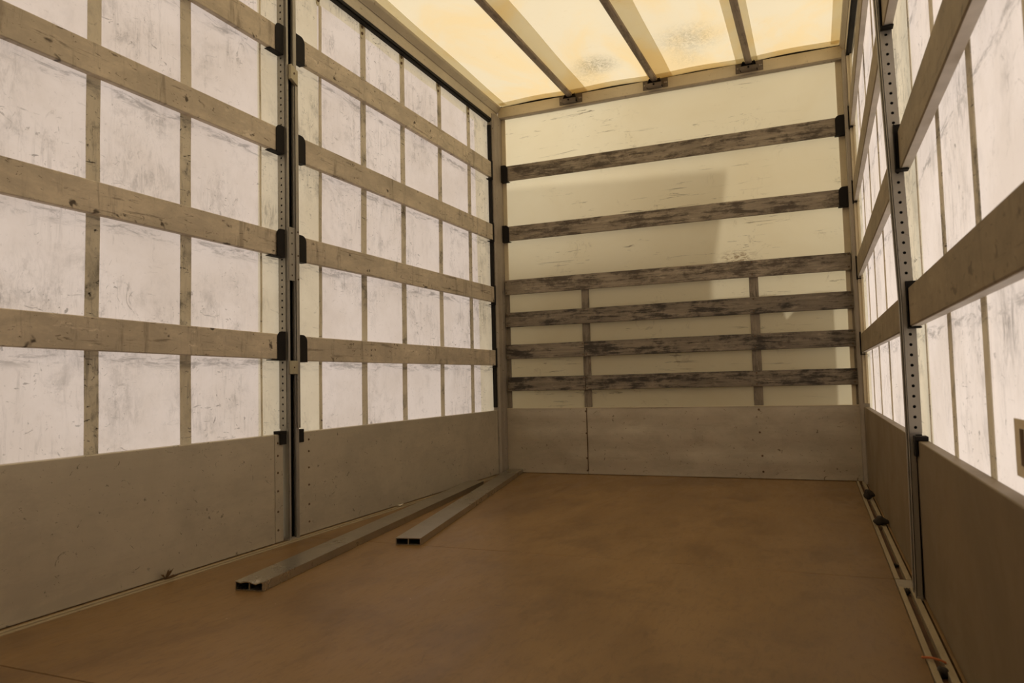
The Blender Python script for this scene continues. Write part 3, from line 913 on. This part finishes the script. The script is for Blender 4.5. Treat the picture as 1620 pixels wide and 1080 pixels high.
# ---- two loose hollow aluminium bars on the floor
def hollow_bar(label, p_near, p_far, w0, h, dent):
    a, c = Vector((*p_near, 0)), Vector((*p_far, 0))
    d = (c - a); L = d.length; d.normalize()
    u = Vector((d.y, -d.x, 0))                 # to the right of the bar seen from its near end
    o = tuple(a + u * (w0 / 2))
    e = empty('hollow_bar', o, label, 'metal bar', 'loose hollow aluminium bars on the floor')
    z0 = .0012
    t = .0028
    ts = [0, .012, .03, .06, .12, .3, .6, 1.0, 1.5, 2.0, L] if L > 2.05 else [0, .012, .03, .06, .12, .3, .6, 1.0, 1.5, L]
    nu = 12
    def top(s_, q):
        if not dent: return 0
        f = math.exp(-(s_ / .03) ** 2)
        return -f * (.007 * math.exp(-((q - .72) / .14) ** 2) + .004 * math.exp(-((q - .2) / .12) ** 2))
    b = MB()
    P = lambda s_, q, z: tuple(a + d * s_ + u * (w0 * q) + Vector((0, 0, z)))
    # top skin, bottom skin, side walls as closed strips
    for zz, th, dn in ((z0 + h - t, t, True), (z0, t, False)):
        rings = []
        for s_ in ts:
            lo = [P(s_, i / nu, zz + (top(s_, i / nu) if dn else 0)) for i in range(nu + 1)]
            hi = [P(s_, i / nu, zz + th + (top(s_, i / nu) if dn else 0)) for i in range(nu + 1)]
            rings.append(lo + hi[::-1])
        n = len(rings[0])
        b.sweep(rings, 0, False)
        for r_ in (rings[0], rings[-1]):
            b.add(r_, [(i, i + 1, n - 2 - i, n - 1 - i) for i in range(nu)])
    tw = t * 1.3 / w0
    for q0, q1 in ((0, tw), (1 - tw, 1)):
        rr = [[P(s_, q0, z0 + t), P(s_, q1, z0 + t), P(s_, q1, z0 + h - t), P(s_, q0, z0 + h - t)] for s_ in (0, L)]
        b.sweep(rr)
    body = b.build('profile', M_BEAM, e, o)
    b = MB()
    rr = [[P(s_, .5 - tw / 2, z0 + t), P(s_, .5 + tw / 2, z0 + t), P(s_, .5 + tw / 2, z0 + h - t), P(s_, .5 - tw / 2, z0 + h - t)] for s_ in (.002, L - .002)]
    b.sweep(rr)
    b.build('inner_web', M_BEAM, e, o)
    b = MB()
    b.sweep([[P(s_, .03, z0 + t + .0006), P(s_, .47, z0 + t + .0006), P(s_, .47, z0 + t + .0012), P(s_, .03, z0 + t + .0012)] for s_ in (.1, L - .1)])
    return e
hollow_bar('longer-seen hollow aluminium bar lying nearest the camera, its open end dented', (.353, -3.178), (.0235, -.70), .108, .030, True)
hollow_bar('hollow aluminium bar with a clean open end, its far end touching the back corner', (.516, -2.415), (.030, -.026), .112, .029, False)

# ---- small debris
def lump(name, p, r, sq, mat, label, cat, seed):
    rr = random.Random(seed)
    bm = bmesh.new()
    bmesh.ops.create_icosphere(bm, subdivisions=3, radius=1)
    k = [rr.uniform(2, 5) for _ in range(6)]
    for v in bm.verts:
        q = v.co
        f = 1 + .16 * math.sin(q.x * k[0] + k[3]) + .14 * math.sin(q.y * k[1] + k[4]) + .12 * math.sin(q.z * k[2] + q.x * k[5])
        v.co = Vector((q.x * r * sq[0], q.y * r * sq[1], q.z * r * sq[2])) * f
    zmin = min(v.co.z for v in bm.verts)
    for v in bm.verts: v.co.z -= zmin
    me = bpy.data.meshes.new(name); bm.to_mesh(me); bm.free()
    me.polygons.foreach_set('use_smooth', [True] * len(me.polygons))
    me.materials.append(mat)
    o = bpy.data.objects.new(name, me); o.location = p; C.objects.link(o)
    return tag(o, label, cat)
lump('rubber_lump', (2.450, -.745, .006), .027, (1.0, .75, .85), M_RUBBER, 'dark lump on the right floor track, farther one near the back corner', 'lump', 1)
lump('rubber_lump', (2.448, -1.475, .006), .030, (1.15, .7, .62), M_RUBBER, 'dark lump on the right floor track, nearer one, halfway to the post', 'lump', 2)
lump('stone', (2.443, -2.175, -.012), .008, (1, 1.4, 1), M_RUBBER, 'small dark stone in the track groove just beyond the right post', 'stone', 3)
lump('stone', (2.443, -2.53, -.012), .008, (1, 1.2, 1.1), M_RUBBER, 'small dark stone in the track groove just before the right post', 'stone', 4)
lump('stone', (2.443, -3.20, -.012), .012, (1, 1.2, 1.1), M_RUBBER, 'dark stone in the track groove beside the orange strip', 'stone', 5)
b = MB()
rings = []
for i in range(9):
    t = i / 8
    x, y = 2.408 + .048 * t, -3.142 - .020 * t
    z = .0075 + .004 * math.sin(t * 3.1)
    rings.append([(x, y - .004, z), (x, y + .004, z), (x, y + .004, z + .003), (x, y - .004, z + .003)])
b.sweep(rings)
tag(b.build('orange_strip', M_ORANGE, None, (2.43, -3.15, .0075)), 'short orange plastic strip lying across the right floor track', 'plastic strip')
def scrap(name, pts, mat, label, cat):
    b = MB()
    n = len(pts)
    b.sweep([pts, [(x, y, z + .0015) for x, y, z in pts]])
    return tag(b.build(name, mat, None, tuple(sum(q[i] for q in pts) / n for i in range(3))), label, cat)
scrap('foil_scrap', [(.006, -1.60, .006), (.016, -1.59, .012), (.026, -1.575, .007), (.030, -1.545, .014), (.012, -1.55, .018)], M_FOIL, 'crumpled bright foil scrap on the left floor strip behind the dented bar', 'scrap')
scrap('metal_chip', [(2.462, -2.62, .0065), (2.476, -2.625, .0065), (2.474, -2.585, .012), (2.466, -2.58, .018)], M_FOIL, 'small pale metal chip at the foot of the right post', 'scrap')
b = MB()
rr = random.Random(3)
for i in range(10):
    p = Vector((.012, -3.16, .006)); a = rr.uniform(0, math.pi); el = rr.uniform(.1, 1.2)
    d = Vector((abs(math.cos(el) * math.sin(a)) * .5 + .05, math.cos(el) * math.cos(a), math.sin(el))).normalized()
    L = rr.uniform(.02, .05)
    s_ = d.cross(Vector((1, .3, .2))).normalized() * .003
    q = p + d * L
    mid = p + d * L * .5 + Vector((0.002, 0, .003))
    b.add([tuple(p - s_), tuple(p + s_), tuple(mid + s_ * 1.6), tuple(q), tuple(mid - s_ * 1.6)], [(0, 1, 2, 3, 4)])
tag(b.build('dry_weed', M_LEAF, None, (.012, -3.16, .006)), 'tuft of dry brown weed at the foot of the near left panel', 'weed')
